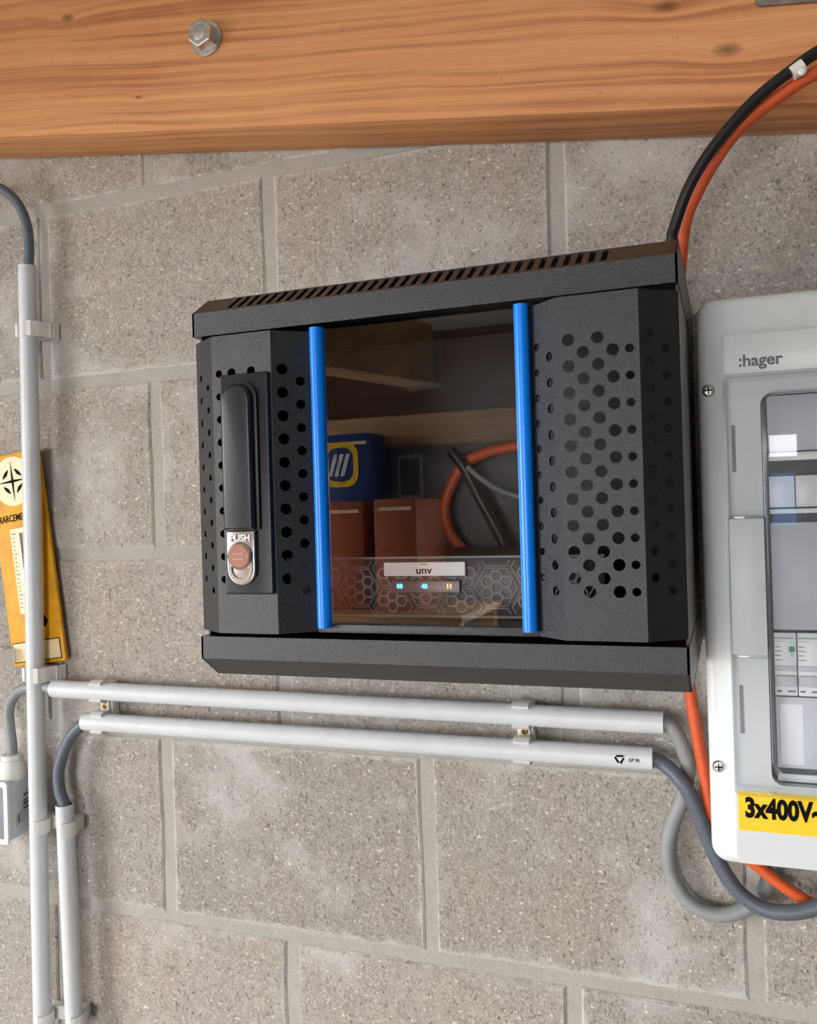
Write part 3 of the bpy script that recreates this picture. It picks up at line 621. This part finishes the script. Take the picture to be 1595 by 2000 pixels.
st = MB(); st.box(.4432, .5600, -.1256, -.1249, -.0046, .0246); st = tag(st.build('voltage_sticker', M_sticker, db), 'yellow voltage sticker')
MB().text('3x400V~', .0196, front(.4478, -.1257, .0060), .0001, .00085, .74, space=1.0).build('sticker_lettering', M_ink, st, smooth=0)

# ------------------------------------------------------------------ yellow thermometer board behind the tall conduit
e0 = at(28, 1303, -.010); e1 = at(130, 1290, -.010); e2 = at(72, 950, -.010)
ux = (e1 - e0).normalized(); W = (e1 - e0).length; ty = (e2 - e1).normalized(); ty = (ty - ux * ty.dot(ux)).normalized(); HT = .2480
TM = Matrix(((ux.x, ty.x, 0, e0.x), (ux.y, ty.y, -1, -.0070), (ux.z, ty.z, 0, e0.z), (0, 0, 0, 1)))
th = thing('thermometer_board', (e0 + e1) / 2, 'yellow enamel thermometer board leaning behind the tall conduit', 'thermometer')
MB().cushion(rrect(0, 0, W, HT, .004), .0040, .0010, TM).build('board', M_yellow, th)
MB().box(.01, W - .01, .01, HT - .03, -.0062, 0, 0, 1, TM).build('backing', M_ink, th)
def prt(name, poly, mt, w=.0041, holes=()): return MB().plate(poly, list(holes), .0003, TM, w).build(name, mt, th, smooth=0)
cx, cy = W * .45, HT - .0325; prt('compass_disc', circ(cx, cy, .0290, 32), M_cream)
m = MB()
for k in range(4):
    a = math.radians(90 * k); L1 = .0235; m.plate([(cx + L1 * math.cos(a), cy + L1 * math.sin(a)), (cx + .0022 * math.cos(a + .8), cy + .0022 * math.sin(a + .8)), (cx, cy), (cx + .0022 * math.cos(a - .8), cy + .0022 * math.sin(a - .8))], [], .0003, TM, .0044)
    aa = [math.radians(90 * k + 18 + 54 * i / 8) for i in range(9)]; m.plate([(cx + .0150 * math.cos(t), cy + .0150 * math.sin(t)) for t in aa] + [(cx + (.0150 - .0042 * math.sin(math.pi * (i + .5) / 9)) * math.cos(t), cy + (.0150 - .0042 * math.sin(math.pi * (i + .5) / 9)) * math.sin(t)) for i, t in reversed(list(enumerate(aa)))], [], .0003, TM, .0044)
m.build('compass_rose', M_ink, th, smooth=0)
MB().text('RARCEME', .0115, TM @ Matrix.Translation((.0068, HT - .079, .0042)), .0001, .0001, .72).build('board_lettering', M_ink, th, smooth=0)
prt('scale_strip', [(.021, .060), (.049, .060), (.049, HT - .088), (.021, HT - .088)], M_cream)
m = MB(); [m.box(.023, .023 + (.006 if i % 5 == 0 else .0035), HT - .094 - i * .0048, HT - .0934 - i * .0048, .0044, .0047, M=TM) for i in range(19)]; m.build('scale_marks', M_ink, th)
MB().tube([(.036, .066, .0065), (.036, HT - .094, .0065)], .0019, 10, M=TM).build('glass_tube', M_steel, th)
prt('footer_panel', [(.0045, .005), (W - .0055, .005), (W - .0055, .0265), (.0045, .0265)], M_cream, .0044)
prt('footer_border', [(.0035, .004), (W - .0045, .004), (W - .0045, .0275), (.0035, .0275)], M_ink, .0041)
m = MB(); m.plate([(W * .70, .042), (W * .77, .048), (W * .70, .057), (W * .63, .048)], [], .0003, TM, .0041); m.build('printed_emblem', M_ink, th)

# ------------------------------------------------------------------ small housing with gland at lower left
DX = -.3330; DYF = -.0435
dv = thing('timer_housing', (DX - .035, -.02, -.1245), 'small white housing with cable gland cut by the left edge', 'device')
MB().box(DX - .075, DX, DYF + .003, -.0006, -.1235, -.0560, .0035, 3).build('housing', M_white, dv)
m = MB(); m.plate(rrect(DX - .076, -.1260, DX + .0006, -.0555, .004, 4), [rrect(DX - .071, -.1205, DX - .0048, -.0612, .0025, 3)], .0040, front(0, DYF + .004, 0)); m.build('front_bezel', M_white2, dv)
MB().box(DX - .071, DX - .0048, DYF + .0015, DYF + .004, -.1205, -.0612).build('display', M_lcd, dv)
g = gland_top; Gz = -.0575
m = MB(); m.lathe([(.0145, 0), (.0150, .004), (.0148, .012), (.0128, .0215), (.0115, .0225), (.0122, .0232), (.0122, .0275), (.0108, .0285)], 20, Matrix.Translation((g.x, g.y, Gz))); gl = m.build('gland_nut', M_clip, dv, smooth=30)
for k in range(8):
    a = math.radians(45 * k + 10); MB().box(-.0014, .0014, -.0012, .0012, .007, .019, .0004, 1, Matrix.Translation((g.x, g.y, Gz)) @ Matrix.Rotation(a, 4, 'Z') @ Matrix.Translation((.0144, 0, 0)) @ Matrix.Rotation(math.radians(-8), 4, 'Y')).build('gland_rib', M_clip, gl)
SM = Matrix(((0, 0, 1, DX), (1, 0, 0, 0), (0, 1, 0, 0), (0, 0, 0, 1)))
lbm = MB(); lbm.plate([(-.031, -.110), (-.008, -.104), (-.008, -.066), (-.016, -.070), (-.024, -.092), (-.031, -.098)], [], .0003, SM); lbo = lbm.build('side_label', M_greyp, dv, smooth=0)
m = MB()
for i, (z, h) in enumerate(((-.077, .003), (-.083, .0022), (-.087, .003), (-.092, .0026))): m.plate([(-.019, z - .0015), (-.012, z), (-.012, z + h), (-.019, z + h - .0015)], [], .0002, SM, .0003)
m.plate([(-.0275, -.106), (-.0255, -.1055), (-.0255, -.097), (-.0275, -.0975)], [], .0002, SM, .0003); m.build('label_print', M_slot, lbo, smooth=0)

# ------------------------------------------------------------------ the far side of the room (mirrored in the tinted glass)
tag(MB().box(-2.6, 2.4, -3.599, -3.48, .56, .70, .004).build('timber_beam', M_wood2), 'long timber beam on the far wall, mirrored in the tinted glass', 'beam')
jd = Vector((-.36, 1.0, 0)).normalized(); JM = Matrix(((jd.x, jd.y, 0, -.385), (jd.y, -jd.x, 0, -2.2), (0, 0, 1, .632), (0, 0, 0, 1)))
tag(MB().box(0, 2.0, -.11, 0, 0, .18, .003, 2, JM).build('ceiling_joist', M_wood2), 'pale ceiling joist mirrored at the top of the tinted glass', 'joist')
tag(MB().box(-.012, -.004, -.11, .02, -.012, .16, .001, 1, JM).build('steel_bracket', M_galv), 'steel bracket on the end of the ceiling joist mirrored in the glass', 'bracket')
sh = thing('storage_bench', (-1.0, -3.3, FZ), 'low workbench below the cartons mirrored in the tinted glass', 'bench')
MB().box(-1.75, -.55, -3.59, -2.95, -.20, -.165, .003).build('bench_top', M_wood2, sh)
for x in (-1.7, -.6):
    for y in (-3.54, -3.0): MB().box(x - .035, x + .035, y - .035, y + .035, FZ, -.20).build('leg', M_wood2, sh)
def carton(name, x0, x1, y0, y1, z0, z1, mt, label):
    t = thing(name, ((x0 + x1) / 2, (y0 + y1) / 2, z0), label, 'box'); MB().box(x0, x1, y0, y1, z0, z1, .003).build('carton_body', mt, t); MB().box(x0 + .02, x1 - .02, y1 - .001, y1 + .0006, z1 - .05, z1 - .035).build('tape', M_cream, t); return t
carton('carton', -1.20, -1.02, -3.5, -3.1, -.165, .30, M_boxor, 'left orange carton mirrored at lower left of the tinted glass')
carton('carton', -.97, -.78, -3.5, -3.1, -.165, .305, M_boxor, 'right orange carton mirrored beside the other in the tinted glass')
bc = carton('blue_carton', -1.34, -1.06, -3.56, -3.3, .302, .61, M_boxbl, 'blue carton with yellow print mirrored beside the left blue strip')
m = MB(); m.plate(rrect(-1.30, .37, -1.12, .575, .06, 6), [rrect(-1.275, .395, -1.145, .55, .05, 6)], .002, Matrix(((-1, 0, 0, -2.42), (0, 0, 1, -3.2995), (0, 1, 0, 0), (0, 0, 0, 1)))); m.build('carton_print', M_sticker, bc)
for i in range(3): MB().plate([(.02 + .03 * i, -.05), (.04 + .03 * i, -.05), (.01 + .03 * i, .05), (-.01 + .03 * i, .05)], [], .002, Matrix(((-1, 0, 0, -1.17), (0, 0, 1, -3.2995), (0, 1, 0, .47), (0, 0, 0, 1)))).build('carton_stripe', M_white2, bc)
pi = thing('wall_picture', (-.975, -3.59, .32), 'small white framed picture mirrored in the tinted glass', 'picture')
MB().box(-1.04, -.915, -3.599, -3.585, .315, .52, .002).build('frame', M_white2, pi); MB().box(-1.025, -.93, -3.586, -3.583, .33, .505).build('print', M_lcd, pi)
